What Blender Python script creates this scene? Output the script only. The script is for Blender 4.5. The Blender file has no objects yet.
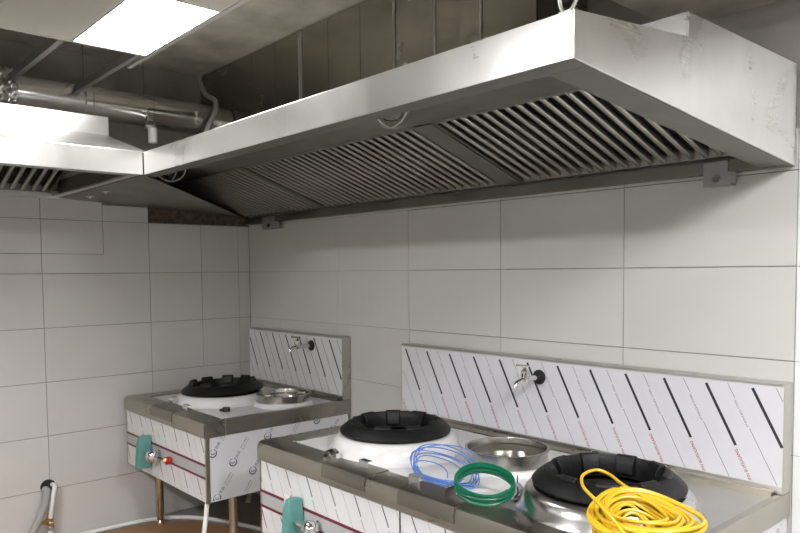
import bpy, bmesh, math, random
from mathutils import Vector, Matrix
random.seed(7)
PI = math.pi
scene = bpy.context.scene
col = scene.collection

# ------------------------------------------------------------------ camera
F_PX, Y0 = 707.096, 309.543
cam_d = bpy.data.cameras.new('camera'); cam = bpy.data.objects.new('camera', cam_d); col.objects.link(cam)
cam_d.sensor_fit = 'HORIZONTAL'; cam_d.sensor_width = 36.0
cam_d.lens = 36.0 * F_PX / 800.0
cam_d.shift_y = (Y0 - 266.5) / 800.0
cam_d.clip_start = 0.02
CR = Vector((0.66542782, 0.74640415, -0.00930948))
CU = Vector((-0.03424229, 0.04298099, 0.99848891))
CD = Vector((-0.74567639, 0.66410352, -0.05415933))
CP = Vector((4.204219, -2.401341, 1.496112))
cam.matrix_world = Matrix(((CR.x, CU.x, -CD.x, CP.x), (CR.y, CU.y, -CD.y, CP.y), (CR.z, CU.z, -CD.z, CP.z), (0, 0, 0, 1)))
scene.camera = cam

# ------------------------------------------------------------------ world, exposure
w = bpy.data.worlds.new('world'); scene.world = w; w.use_nodes = True
w.node_tree.nodes['Background'].inputs[0].default_value = (0.9, 0.92, 1.0, 1)
w.node_tree.nodes['Background'].inputs[1].default_value = 0.05
vs = scene.view_settings
vs.view_transform = 'Standard'; vs.look = 'None'; vs.gamma = 1.0; vs.use_curve_mapping = False
vs.exposure = 1.1
PANEL_STRENGTH = 18.0      # emission of the light panel at the ceiling edge, dimmed to spare the left hood
PANEL_UNSEEN = 54.0           # emission of the like panels out of view, kept brighter


# ------------------------------------------------------------------ materials
def new_mat(name):
    m = bpy.data.materials.new(name); m.use_nodes = True
    nt = m.node_tree
    return m, nt, nt.nodes['Principled BSDF']


def plain(name, colr, rough=0.5, metal=0.0, bump=0.0, bscale=60.0, var=0.0, vscale=6.0, spec=None, trans=0.0, coat=0.0):
    m, nt, b = new_mat(name)
    N, L = nt.nodes, nt.links
    b.inputs['Base Color'].default_value = (*colr, 1)
    b.inputs['Roughness'].default_value = rough
    b.inputs['Metallic'].default_value = metal
    if spec is not None: b.inputs['Specular IOR Level'].default_value = spec
    if trans: b.inputs['Transmission Weight'].default_value = trans
    if coat: b.inputs['Coat Weight'].default_value = coat
    tc = N.new('ShaderNodeTexCoord')
    if var:
        n = N.new('ShaderNodeTexNoise'); n.inputs['Scale'].default_value = vscale; n.inputs['Detail'].default_value = 6
        L.new(tc.outputs['Object'], n.inputs['Vector'])
        r = N.new('ShaderNodeValToRGB')
        r.color_ramp.elements[0].position = .3; r.color_ramp.elements[1].position = .72
        r.color_ramp.elements[0].color = (*[c * (1 - var) for c in colr], 1)
        r.color_ramp.elements[1].color = (*[min(1, c * (1 + var * .5)) for c in colr], 1)
        L.new(n.outputs['Fac'], r.inputs['Fac']); L.new(r.outputs['Color'], b.inputs['Base Color'])
    if bump:
        n2 = N.new('ShaderNodeTexNoise'); n2.inputs['Scale'].default_value = bscale; n2.inputs['Detail'].default_value = 4
        L.new(tc.outputs['Object'], n2.inputs['Vector'])
        bp = N.new('ShaderNodeBump'); bp.inputs['Strength'].default_value = bump; bp.inputs['Distance'].default_value = .004
        L.new(n2.outputs['Fac'], bp.inputs['Height']); L.new(bp.outputs['Normal'], b.inputs['Normal'])
    return m


def steel(name, colr, rough, stretch=(1.5, 1.5, 90), smudge=0.25, bump=0.012, warp=0.0):
    """brushed sheet steel: fine streaks in the roughness, cloudy smudges, slight waviness of the sheet"""
    m, nt, b = new_mat(name)
    N, L = nt.nodes, nt.links
    b.inputs['Metallic'].default_value = 1.0
    tc = N.new('ShaderNodeTexCoord')
    mp = N.new('ShaderNodeMapping'); mp.inputs['Scale'].default_value = stretch
    L.new(tc.outputs['Object'], mp.inputs['Vector'])
    n = N.new('ShaderNodeTexNoise'); n.inputs['Scale'].default_value = 4; n.inputs['Detail'].default_value = 5
    L.new(mp.outputs['Vector'], n.inputs['Vector'])
    sm = N.new('ShaderNodeTexNoise'); sm.inputs['Scale'].default_value = 3.2; sm.inputs['Detail'].default_value = 5; sm.inputs['Distortion'].default_value = .6
    L.new(tc.outputs['Object'], sm.inputs['Vector'])
    rr = N.new('ShaderNodeMapRange'); rr.inputs['From Min'].default_value = .3; rr.inputs['From Max'].default_value = .7
    rr.inputs['To Min'].default_value = max(.05, rough - smudge * .5); rr.inputs['To Max'].default_value = rough + smudge * .5
    L.new(sm.outputs['Fac'], rr.inputs['Value'])
    ad = N.new('ShaderNodeMath'); ad.operation = 'MULTIPLY_ADD'; ad.inputs[1].default_value = .04
    L.new(n.outputs['Fac'], ad.inputs[0]); L.new(rr.outputs['Result'], ad.inputs[2])
    L.new(ad.outputs[0], b.inputs['Roughness'])
    r = N.new('ShaderNodeValToRGB')
    r.color_ramp.elements[0].position = .32; r.color_ramp.elements[1].position = .68
    r.color_ramp.elements[0].color = (*[c * .8 for c in colr], 1); r.color_ramp.elements[1].color = (*colr, 1)
    L.new(sm.outputs['Fac'], r.inputs['Fac']); L.new(r.outputs['Color'], b.inputs['Base Color'])
    bp = N.new('ShaderNodeBump'); bp.inputs['Strength'].default_value = bump; bp.inputs['Distance'].default_value = .002
    L.new(n.outputs['Fac'], bp.inputs['Height'])
    if warp:
        w2 = N.new('ShaderNodeTexNoise'); w2.inputs['Scale'].default_value = 1.6; w2.inputs['Detail'].default_value = 0
        L.new(tc.outputs['Object'], w2.inputs['Vector'])
        b2 = N.new('ShaderNodeBump'); b2.inputs['Strength'].default_value = warp; b2.inputs['Distance'].default_value = .05
        L.new(w2.outputs['Fac'], b2.inputs['Height']); L.new(b2.outputs['Normal'], bp.inputs['Normal'])
    L.new(bp.outputs['Normal'], b.inputs['Normal'])
    return m


def emis(name, colr, s):
    m, nt, b = new_mat(name)
    b.inputs['Emission Color'].default_value = (*colr, 1); b.inputs['Emission Strength'].default_value = s
    b.inputs['Base Color'].default_value = (.8, .8, .8, 1)
    return m


M = {}
M['tile'] = plain('glazed_wall_tile', (.61, .598, .578), .16, var=.05, vscale=2.2, bump=.02, bscale=7)
M['tile_white'] = plain('white_wall_tile', (.86, .855, .84), .18, var=.03)
M['far_wall'] = plain('painted_wall', (.50, .49, .46), .6, var=.05)
M['grout'] = plain('grout', (.27, .24, .21), .9, bump=.3, bscale=160, var=.3, vscale=20)
M['plaster'] = plain('raw_plaster', (.36, .34, .31), .9, bump=.4, bscale=25, var=.3, vscale=4)
M['brown_gap'] = plain('raw_brick_gap', (.10, .075, .05), .95, bump=.8, bscale=60, var=.6, vscale=30)
M['concrete'] = plain('concrete_slab', (.53, .49, .42), .85, bump=.5, bscale=18, var=.35, vscale=5)
M['floor'] = plain('grey_floor', (.30, .29, .28), .4, bump=.1, bscale=40, var=.25, vscale=3)
M['brown_sheet'] = plain('brown_sheet', (.36, .19, .085), .5, bump=.15, bscale=40, var=.25, vscale=3)
M['ceiling'] = plain('ceiling_board', (.45, .43, .375), .7, var=.04, vscale=2)
M['trim'] = plain('ceiling_trim_metal', (.62, .61, .58), .35, metal=.7)
M['runner'] = plain('ceiling_runner_metal', (.22, .20, .19), .5, metal=.6)
M['light'] = emis('light_diffuser', (1.0, .99, .98), PANEL_STRENGTH)
M['light_unseen'] = emis('light_diffuser_unseen', (1.0, .995, 1.0), PANEL_UNSEEN)
M['light_frame'] = plain('white_light_frame', (.8, .8, .79), .4)
M['hood'] = steel('hood_sheet_steel', (.72, .71, .69), .29, smudge=.10, warp=.2, bump=.0)
M['hood_shade'] = steel('hood_shade_steel', (.28, .27, .24), .40, smudge=.25)  # hood steel again, darkened to paint in the shade of the underside
M['slat'] = steel('baffle_steel', (.50, .48, .42), .34, stretch=(30, 1, 30), smudge=.15)
M['gap_shade'] = plain('filter_gap_shade', (.02, .017, .014), .8, metal=.0, var=.5, vscale=12)  # near-black colour stands in for the shade behind the slats
M['plenum'] = steel('plenum_steel', (.46, .44, .38), .22, smudge=.12, bump=.003)
M['duct'] = steel('galvanised_duct', (.76, .75, .74), .17, stretch=(2, 60, 2), smudge=.2)
M['foil'] = steel('crumpled_foil', (.75, .74, .73), .18, smudge=.1)
M['rim'] = steel('rim_steel', (.47, .44, .38), .30, smudge=.2)
M['rim_dark'] = steel('rim_plate_steel', (.34, .31, .27), .36, smudge=.25)
M['steel'] = steel('worktop_steel', (.60, .585, .55), .32, smudge=.25)
M['pot'] = steel('pot_steel', (.46, .44, .40), .20, stretch=(3, 3, 40), smudge=.12)
M['bowl_steel'] = steel('bowl_steel', (.74, .73, .72), .24, smudge=.2)
M['chrome'] = plain('chrome', (.75, .75, .74), .12, metal=1.0)
M['film'] = plain('white_protective_film', (.74, .735, .745), .28, var=.05, vscale=5, bump=.05, bscale=12, coat=.2)
M['film_blue'] = plain('bluish_protective_film', (.68, .68, .715), .26, var=.04, vscale=4, bump=.06, bscale=9, coat=.2)
M['film_top'] = plain('worktop_film', (.72, .715, .71), .35, var=.05, vscale=4, bump=.08, bscale=14)
M['enamel'] = plain('white_bowl', (.74, .735, .735), .22, var=.03, coat=.3)
M['iron'] = plain('black_cast_iron', (.006, .006, .0065), .5, spec=.35, bump=.25, bscale=90, var=.4, vscale=8)
M['throat_black'] = plain('flat_black', (.006, .006, .006), .85)  # flat black of the burner throat and grate
M['ink'] = plain('black_ink', (.02, .02, .028), .5)
M['ink_thin'] = plain('grey_ink', (.13, .12, .14), .5)
M['ink_blue'] = plain('blue_black_ink', (.035, .035, .085), .5)
M['ink_red'] = plain('claret_ink', (.36, .02, .06), .5)
M['claret'] = plain('claret_band', (.16, .012, .035), .4)
M['band_grey'] = plain('grey_band', (.44, .45, .45), .4)
M['teal'] = plain('teal_plastic', (.10, .275, .25), .42, var=.12, vscale=20)
M['red'] = plain('red_plastic', (.42, .02, .03), .35)
M['brass'] = plain('brass', (.62, .45, .16), .3, metal=1.0)
M['white_plastic'] = plain('white_plastic', (.80, .80, .78), .4)
M['grey_hose'] = plain('grey_corrugated_hose', (.36, .35, .33), .5)
M['black'] = plain('black_rubber', (.012, .012, .012), .5)
M['blue'] = plain('blue_cable_jacket', (.11, .23, .58), .32)
M['green'] = plain('green_cable_jacket', (.0, .125, .062), .35)
M['yellow'] = plain('yellow_cable_jacket', (.72, .46, .02), .36)
M['wire'] = plain('guard_wire', (.62, .61, .56), .35, metal=.9)
M['glass'] = plain('lamp_glass', (.95, .94, .90), .03, trans=1.0)
M['leg'] = steel('leg_steel', (.55, .48, .36), .3)
M['bracket'] = plain('grey_bracket', (.40, .39, .40), .4, metal=.6, var=.1)
M['screw_seal'] = plain('sealant', (.62, .60, .55), .6)


# ------------------------------------------------------------------ mesh helpers
class MB:
    """collects shapes (world coordinates) and builds them as ONE mesh object"""
    def __init__(s): s.v = []; s.f = []; s.mi = []; s.cur = 0
    def add(s, vs_, fs):
        o = len(s.v); s.v += [tuple(v) for v in vs_]
        for f in fs: s.f.append(tuple(i + o for i in f)); s.mi.append(s.cur)
        return s
    def box(s, x0, x1, y0, y1, z0, z1):
        return s.add([(x, y, z) for z in (z0, z1) for y in (y0, y1) for x in (x0, x1)],
                     [(0, 2, 3, 1), (4, 5, 7, 6), (0, 1, 5, 4), (2, 6, 7, 3), (0, 4, 6, 2), (1, 3, 7, 5)])
    def prism(s, poly, axis, a, b):
        """poly in the plane across `axis` (x: (y,z), y: (x,z), z: (x,y)), extruded from a to b"""
        def P(q, t): return {'x': (t, q[0], q[1]), 'y': (q[0], t, q[1]), 'z': (q[0], q[1], t)}[axis]
        n = len(poly)
        return s.add([P(q, a) for q in poly] + [P(q, b) for q in poly],
                     [tuple(range(n - 1, -1, -1)), tuple(range(n, 2 * n))] + [(i, (i + 1) % n, n + (i + 1) % n, n + i) for i in range(n)])
    def sheet(s, pts, t):
        """flat polygon with thickness t along its normal"""
        p = [Vector(q) for q in pts]; nrm = (p[1] - p[0]).cross(p[2] - p[0]).normalized() * t
        n = len(p)
        return s.add([tuple(q) for q in p] + [tuple(q + nrm) for q in p],
                     [tuple(range(n - 1, -1, -1)), tuple(range(n, 2 * n))] + [(i, (i + 1) % n, n + (i + 1) % n, n + i) for i in range(n)])
    def lathe(s, prof, c, seg=48, close=True):
        """profile [(r, z)] turned about the vertical axis at c=(x,y)"""
        n = len(prof); vv = []; ff = []
        for k in range(seg):
            a = 2 * PI * k / seg
            for r, z in prof: vv.append((c[0] + r * math.cos(a), c[1] + r * math.sin(a), z))
        for k in range(seg):
            k2 = (k + 1) % seg
            for i in range(n - 1): ff.append((k * n + i, k2 * n + i, k2 * n + i + 1, k * n + i + 1))
        if close:
            ff.append(tuple(k * n for k in range(seg - 1, -1, -1))); ff.append(tuple(k * n + n - 1 for k in range(seg)))
        return s.add(vv, ff)
    def tube(s, path, r, seg=8, rfun=None, caps=True):
        p = [Vector(q) for q in path]; n = len(p); vv = []; ff = []
        t0 = (p[1] - p[0]).normalized()
        up = Vector((0, 0, 1)) if abs(t0.z) < .9 else Vector((1, 0, 0))
        nx = t0.cross(up).normalized()
        for i in range(n):
            t = (p[min(i + 1, n - 1)] - p[max(i - 1, 0)]).normalized()
            nx = (nx - t * nx.dot(t))
            if nx.length < 1e-6: nx = t.orthogonal()
            nx.normalize(); ny = t.cross(nx)
            rr = r if rfun is None else rfun(i, n)
            for k in range(seg):
                a = 2 * PI * k / seg
                vv.append(tuple(p[i] + nx * (rr * math.cos(a)) + ny * (rr * math.sin(a))))
        for i in range(n - 1):
            for k in range(seg):
                k2 = (k + 1) % seg
                ff.append((i * seg + k, i * seg + k2, (i + 1) * seg + k2, (i + 1) * seg + k))
        if caps:
            ff.append(tuple(range(seg - 1, -1, -1))); ff.append(tuple((n - 1) * seg + k for k in range(seg)))
        return s.add(vv, ff)
    def rod(s, a, b, r, seg=12): return s.tube([a, b], r, seg)
    def build(s, name, mats, parent=None, loc=None, smooth=False, bevel=0.0, bseg=2, ang=40):
        if not isinstance(mats, (list, tuple)): mats = [mats]
        root = parent
        while root is not None and root.parent is not None: root = root.parent
        off = Vector(loc) if loc is not None else Vector((0, 0, 0))
        base = (root.location if root is not None else Vector((0, 0, 0))) + off
        me = bpy.data.meshes.new(name)
        me.from_pydata([tuple(Vector(v) - base) for v in s.v], [], s.f)
        for m in mats: me.materials.append(M[m] if isinstance(m, str) else m)
        if len(mats) > 1:
            for pl, mi in zip(me.polygons, s.mi): pl.material_index = mi
        bm = bmesh.new(); bm.from_mesh(me); bmesh.ops.recalc_face_normals(bm, faces=bm.faces); bm.to_mesh(me); bm.free()
        if smooth:
            for pl in me.polygons: pl.use_smooth = True
            me.set_sharp_from_angle(angle=math.radians(ang))
        o = bpy.data.objects.new(name, me); col.objects.link(o)
        if parent is not None: o.parent = parent
        o.location = off
        if bevel:
            md = o.modifiers.new('bevel', 'BEVEL'); md.width = bevel; md.segments = bseg; md.limit_method = 'ANGLE'; md.angle_limit = math.radians(35)
            md.harden_normals = False
        return o


def tag(o, label=None, cat=None, group=None, kind=None):
    if label: o['label'] = label
    if cat: o['category'] = cat
    if group: o['group'] = group
    if kind: o['kind'] = kind
    return o


def thing(name, label, cat, loc, group=None):
    o = bpy.data.objects.new(name, None); col.objects.link(o)
    o.location = loc; o.empty_display_size = .05
    return tag(o, label, cat, group)


def inst(src, parent, loc, name=None):
    c = src.copy(); col.objects.link(c); c.parent = parent; c.location = loc
    return c


def bez(pts, n=12):
    """Catmull-Rom curve through the points"""
    p = [Vector(q) for q in pts]; p = [p[0] * 2 - p[1]] + p + [p[-1] * 2 - p[-2]]; out = []
    for i in range(1, len(p) - 2):
        for k in range(n):
            t = k / n; a, b, c, d = p[i - 1:i + 3]
            out.append(.5 * (2 * b + (c - a) * t + (2 * a - 5 * b + 4 * c - d) * t * t + (3 * b - a - 3 * c + d) * t ** 3))
    out.append(p[-2])
    return out


_txt = {}
def text_mesh(s):
    """outline of a word as flat polygons, cap height about 0.7, starting at x=0"""
    if s not in _txt:
        cu = bpy.data.curves.new('t', 'FONT'); cu.body = s; cu.size = 1; cu.resolution_u = 2
        o = bpy.data.objects.new('t', cu); col.objects.link(o)
        dg = bpy.context.evaluated_depsgraph_get(); me = o.evaluated_get(dg).to_mesh()
        vv = [(v.co.x, v.co.y) for v in me.vertices]; ff = [tuple(p.vertices) for p in me.polygons]
        o.evaluated_get(dg).to_mesh_clear(); bpy.data.objects.remove(o); bpy.data.curves.remove(cu)
        _txt[s] = (vv, ff)
    return _txt[s]


# ================================================================== SETTING
G = .0030   # joint width of the wall tiles
def wall_tiles(parent, axis, rects, mat, depth=.006, gap=G):
    """rects (a0,a1,z0,z1) on the wall plane; every tile a mesh of its own, sizes shared where equal"""
    cache = {}
    for a0, a1, z0, z1 in rects:
        w_, h_ = round(a1 - a0, 4), round(z1 - z0, 4)
        if w_ < .02 or h_ < .02: continue
        key = (w_, h_)
        loc = Vector((0, a0, z0)) if axis == 'x' else Vector((a0, 0, z0))
        if key not in cache:
            mb = MB(); g = gap / 2; e = .0010
            if axis == 'x':
                outer = [(g, g), (w_ - g, g), (w_ - g, h_ - g), (g, h_ - g)]
                P = lambda q, d: (d, q[0], q[1])
            else:
                outer = [(g, g), (w_ - g, g), (w_ - g, h_ - g), (g, h_ - g)]
                P = lambda q, d: (q[0], -d, q[1])
            inner = [(g + e, g + e), (w_ - g - e, g + e), (w_ - g - e, h_ - g - e), (g + e, h_ - g - e)]
            v = [P(q, -depth) for q in outer] + [P(q, -e) for q in outer] + [P(q, 0) for q in inner]
            f = [(3, 2, 1, 0), (8, 9, 10, 11)]
            for i in range(4):
                j = (i + 1) % 4
                f += [(i, j, 4 + j, 4 + i), (4 + i, 4 + j, 8 + j, 8 + i)]
            mb.add(v, f)
            # joined mesh is local to the tile
            me_o = mb.build('tile', mat)
            me_o.parent = parent; me_o.location = loc
            cache[key] = me_o
        else:
            inst(cache[key], parent, loc)


# floor
MB().box(-.3, 6.2, -5.2, .3, -.12, 0).build('floor', 'floor'); tag(bpy.data.objects['floor'], kind='structure')

# left wall, x = 0
wl = MB().box(-.2, -.004, -5.1, .2, 0, 2.73).build('wall_left', 'grout'); tag(wl, kind='structure')
pl = MB().box(-.004, -.0015, -5.1, -.0, 1.93, 2.73).build('plaster_band', 'plaster', parent=wl)
rects = []
ys = [-4.882 + .6 * k for k in range(8)] + [-.082]          # ... -1.282, -.682, -.082
ys = [-5.08] + [y for y in [-4.882 + .6 * k for k in range(9)]] + [0.0]
for i in range(len(ys) - 1):
    a0, a1 = ys[i], ys[i + 1]
    for r in range(5): 
        if abs(a0 + .682) < .01 and r >= 3:
            rects += [(a0, -.345, .3 * r, .3 * r + .3), (-.345, a1, .3 * r, .3 * r + .3)]
        else: rects.append((a0, a1, .3 * r, .3 * r + .3))
    # row above line A: cut pieces near the corner
    if a1 < -1.0:
        rects += [(a0, a1, 1.5, 1.61), (a0, a1, 1.61, 1.8), (a0, a1, 1.8, 1.93)]
    elif abs(a0 + 1.282) < .01:
        rects += [(a0, -.95, 1.61, 1.8), (a0, -.95, 1.8, 1.93), (-.95, a1, 1.8, 1.893)]
        MB().prism([(a0 + .0015, 1.5015), (a1 - .0015, 1.5015), (a1 - .0015, 1.7985), (-.9485, 1.7985), (-.9485, 1.6085), (a0 + .0015, 1.6085)], 'x', -.006, 0).build('tile', 'tile', wl, bevel=.0008)
    elif abs(a0 + .682) < .01:
        rects += [(a0, -.345, 1.5, 1.8), (-.345, a1, 1.5, 1.8)]
    else:
        rects.append((a0, a1, 1.5, 1.8))
wall_tiles(wl, 'x', rects, 'tile')
MB().box(-.0035, -.001, -.68, -.002, 1.803, 1.93).build('raw_gap', 'brown_gap', parent=wl)

# back wall, y = 0
wb = MB().box(-.2, 3.375, .004, .2, 0, 2.73).build('wall_back', 'grout'); tag(wb, kind='structure')
MB().box(0, 3.375, .0015, .004, 1.93, 2.73).build('plaster_band', 'plaster', parent=wb)
xs = [0, .375, .975, 1.575, 2.175, 2.775, 3.375]
rects = []
for i in range(6):
    for r in range(6): rects.append((xs[i], xs[i + 1], .3 * r, .3 * r + .3))
    rects.append((xs[i], xs[i + 1], 1.8, 1.93))
wall_tiles(wb, 'y', [r for r in rects if r[0] < 1.5], 'tile', gap=.0012)
wall_tiles(wb, 'y', [r for r in rects if r[0] > 1.5], 'tile')

# whiter wall that carries on to the right of the range
wr = MB().box(3.3752, 6.1, .004, .2, 0, 2.73).build('wall_back_white', 'grout'); tag(wr, kind='structure')
rects = []
xw = [3.3755, 3.98, 4.58, 5.18, 5.78, 6.1]
for i in range(5):
    for r in range(8): rects.append((xw[i], xw[i + 1], .3 * r, min(2.33, .3 * r + .3)))
wall_tiles(wr, 'y', rects, 'tile_white', gap=.0015)
for n_, b_ in (('wall_right', (6.0, 6.2, -5.1, 0, 0, 2.73)), ('wall_front', (0, 6.0, -5.2, -5.0, 0, 2.73))):
    tag(MB().box(*b_).build(n_, 'far_wall'), kind='structure')

# structural slab and the suspended ceiling
tag(MB().box(-.2, 6.2, -5.2, .2, 2.73, 2.85).build('ceiling_slab', 'concrete'), kind='structure')
LX0, LX1, LY0, LY1, CZ = 1.243, 1.900, -1.475, -1.178, 2.41
L2 = [(3.95, 4.59, -3.35, -3.05), (1.85, 2.49, -3.35, -3.05), (4.15, 4.79, -1.475, -1.178)]
ce = MB().box(1.24, 6.0, -5.0, -1.176, 2.436, 2.45).build('ceiling', 'ceiling'); tag(ce, kind='structure')
cells = []
cx = [1.24, 1.902, 2.54, 3.19, 3.84, 4.85, 5.4, 6.0]; cyy = [-5.0, -4.7, -4.1, -3.5, -2.9, -2.3, -1.78, -1.476, -1.176]
lights = [(LX0, LX1, LY0, LY1)] + L2
for i in range(len(cx) - 1):
    for j in range(len(cyy) - 1):
        a = (cx[i] + .0015, cx[i + 1] - .0015, cyy[j] + .0015, cyy[j + 1] - .0015)
        hit = [l for l in lights if l[0] < a[1] and l[1] > a[0] and l[2] < a[3] and l[3] > a[2]]
        if not hit: cells.append(a); continue
        l = hit[0]
        # frame the light: strips around it inside this cell
        for q in ((a[0], max(a[0], l[0]), a[2], a[3]), (min(a[1], l[1]), a[1], a[2], a[3]),
                  (max(a[0], l[0]), min(a[1], l[1]), a[2], max(a[2], l[2])), (max(a[0], l[0]), min(a[1], l[1]), min(a[3], l[3]), a[3])):
            if q[1] - q[0] > .012 and q[3] - q[2] > .012: cells.append(q)
for q in cells:
    MB().box(q[0], q[1], q[2], q[3], CZ, 2.436).build('ceiling_board', 'ceiling', parent=ce)
# edge trim and the bare runners beyond the boards
tag(MB().prism([(-1.176, 2.408), (-1.158, 2.408), (-1.158, 2.411), (-1.173, 2.411), (-1.173, 2.45), (-1.176, 2.45)], 'x', 1.02, 6.0).build('trim_1', 'trim'), kind='structure')
tag(MB().box(.0, 1.239, -1.519, -1.495, 2.410, 2.442).build('trim_2', 'runner'), kind='structure')
tag(MB().box(.0, 1.239, -1.215, -1.191, 2.410, 2.442).build('trim_3', 'runner'), kind='structure')
tag(MB().box(1.232, 1.2395, -5.0, -1.176, 2.408, 2.45).build('trim_4', 'trim'), kind='structure')
# lower soffit over the right end
tag(MB().box(2.97, 6.0, -.62, .0, 2.33, 2.40).build('ceiling_soffit', 'concrete'), kind='structure')

# ceiling light panels
lab = ['square-edged white LED panel shining at the open edge of the ceiling', 'white LED ceiling panel above the passage before the double range',
       'white LED ceiling panel over the aisle by the left wall', 'white LED ceiling panel to the right of the hood end']
for k, (x0, x1, y0, y1) in enumerate(lights):
    t = thing('ceiling_light', lab[k], 'light', ((x0 + x1) / 2, (y0 + y1) / 2, CZ))
    mb = MB(); fw = .006
    for b_ in ((x0 + .002, x1 - .002, y0 + .002, y0 + fw), (x0 + .002, x1 - .002, y1 - fw, y1 - .002), (x0 + .002, x0 + fw, y0 + fw, y1 - fw), (x1 - fw, x1 - .002, y0 + fw, y1 - fw)):
        mb.box(*b_, CZ - .001, CZ + .024)
    mb.build('frame', 'light_frame', t)
    MB().box(x0 + fw, x1 - fw, y0 + fw, y1 - fw, CZ + .002, CZ + .02).build('diffuser', 'light' if k == 0 else 'light_unseen', t)

# ================================================================== HOOD OVER THE BACK WALL
HF, HX0, HX1 = -1.19, 1.212, 3.37
def zb(y): return 1.809 + (1.916 - 1.809) * (y / HF)          # underside line of the hood
hood = thing('range_hood', 'long brushed steel exhaust hood with slatted filters above both wok ranges', 'hood', (1.7, -.6, 1.81))
T = .004
MB().box(HX0, HX1 - T, HF, HF + T, 1.916, 2.012).build('front_panel', 'hood', hood, bevel=.0012)
MB().prism([(HF, 1.916), (HF, 2.012), (-.715, 2.057), (-.715, 2.117), (-.012, 2.122), (-.012, 1.811)], 'x', HX1 - T, HX1).build('end_panel', 'hood', hood, bevel=.0012)
MB().prism([(HF + T, 2.008), (-.716, 2.053), (-.716, 2.057), (HF + T, 2.012)], 'x', .02, HX1 - T - .001).build('roof', 'hood', hood)
MB().box(.02, HX1 - T - .001, -.715, -.711, 2.045, 2.117).build('body_front', 'hood', hood)
MB().box(.02, HX1 - T - .001, -.711, -.012, 2.114, 2.118).build('body_top', 'hood', hood)
# inner soffit between the front lip and the filters
MB().prism([(HF + .006, 1.992), (-.575, 2.036), (-.575, 2.040), (HF + .006, 1.996)], 'x', .02, HX1 - T - .002).build('soffit', 'hood_shade', hood)
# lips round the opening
MB().prism([(HF + T, zb(HF)), (HF + .052, zb(HF + .052)), (HF + .052, zb(HF + .052) + .012), (HF + T, zb(HF) + .012)], 'x', HX0, HX1 - T - .001).build('front_lip', 'hood_shade', hood)
MB().prism([(HF + .053, zb(HF + .053)), (-.04, zb(-.04)), (-.04, zb(-.04) + .01), (HF + .053, zb(HF + .053) + .01)], 'x', 3.272, HX1 - T - .001).build('side_lip', 'hood_shade', hood)
MB().prism([(-.040, 1.811), (-.012, 1.809), (-.012, 1.856), (-.040, 1.852)], 'x', .02, HX1 - T - .001).build('back_channel', 'hood_shade', hood, bevel=.001)
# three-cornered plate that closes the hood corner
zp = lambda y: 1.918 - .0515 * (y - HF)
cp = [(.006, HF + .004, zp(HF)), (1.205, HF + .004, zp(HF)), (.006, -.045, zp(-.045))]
MB().sheet(cp, .003).build('corner_plate', 'hood_shade', hood)
for x_, y_ in ((.25, -1.10), (.52, -1.11)):
    z_ = zp(y_)
    pt = MB().lathe([(.022, z_ - .001), (.022, z_ - .003), (.008, z_ - .0035), (.007, z_ - .012)], (x_, y_), 16).build('plate_bolt', 'screw_seal', hood, smooth=True)

# baffle filters: frame and backing painted dark as shade, every slat its own piece
FY0, FZ0, FY1, FZ1 = -.045, 1.862, -.575, 2.040
flen = math.hypot(FY1 - FY0, FZ1 - FZ0); fang = math.atan2(FZ1 - FZ0, -(FY1 - FY0))
def slat_shape(length):
    """convex baffle, local: across x, along -y, bulging to -z"""
    mb = MB(); pr = [(-.010, .010), (-.0095, -.003), (-.005, -.008), (.005, -.008), (.0095, -.003), (.010, .010)]
    mb.add([(x, 0, z) for x, z in pr] + [(x, -length, z) for x, z in pr], [(i, i + 1, 7 + i, 6 + i) for i in range(5)] + [(0, 6, 11, 5), tuple(range(5, -1, -1)), tuple(range(6, 12))])
    return mb
PITCH = .0485
slat0 = None
for x0, x1 in ((.03, .905), (.935, 2.235), (2.335, 3.345)):
    fl = MB()
    n = Vector((0, -math.sin(fang), math.cos(fang)))       # upward normal of the filter plane
    def FP(x, s, h): return (x, FY0 - s * math.cos(fang) + n.y * h * -1 * -1, FZ0 + s * math.sin(fang) + n.z * h)
    def slab(xa, xb, sa, sb, ha, hb):
        pts = [FP(x, s, h) for h in (ha, hb) for s in (sa, sb) for x in (xa, xb)]
        fl.add(pts, [(0, 2, 3, 1), (4, 5, 7, 6), (0, 1, 5, 4), (2, 6, 7, 3), (0, 4, 6, 2), (1, 3, 7, 5)])
    fl.cur = 0
    slab(x0, x1, .0, flen, .030, .034)                                                # backing, shade of the gaps in its colour
    fl.cur = 1
    slab(x0, x0 + .012, 0, flen, -.006, .030); slab(x1 - .012, x1, 0, flen, -.006, .030)
    slab(x0 + .012, x1 - .012, 0, .010, -.004, .030); slab(x0 + .012, x1 - .012, flen - .012, flen, -.006, .030)
    fo = fl.build('baffle_filter', ['gap_shade', 'hood_shade'], hood)
    k = int((x1 - x0 - .03) / PITCH); st = (x1 - x0 - .03) / k
    for i in range(k):
        xx = x0 + .015 + st * (i + .5)
        if slat0 is None:
            slat0 = slat_shape(flen - .024).build('slat', 'slat'); slat0.parent = fo
            sl = slat0
        else:
            sl = slat0.copy(); col.objects.link(sl); sl.parent = fo
        sl.rotation_euler = (-fang, 0, 0)
        sl.location = Vector(FP(xx, .012, .004)) - hood.location
fl = MB(); 
MB().sheet([(2.236, FY0 - .002, FZ0 - .006), (2.334, FY0 - .002, FZ0 - .006), (2.334, FY1, FZ1 - .006), (2.236, FY1, FZ1 - .006)], .003).build('divider_plate', 'hood_shade', hood)
MB().sheet([(.906, FY0 - .002, FZ0 - .004), (.934, FY0 - .002, FZ0 - .004), (.934, FY1, FZ1 - .004), (.906, FY1, FZ1 - .004)], .003).build('divider_plate', 'hood_shade', hood)

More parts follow.
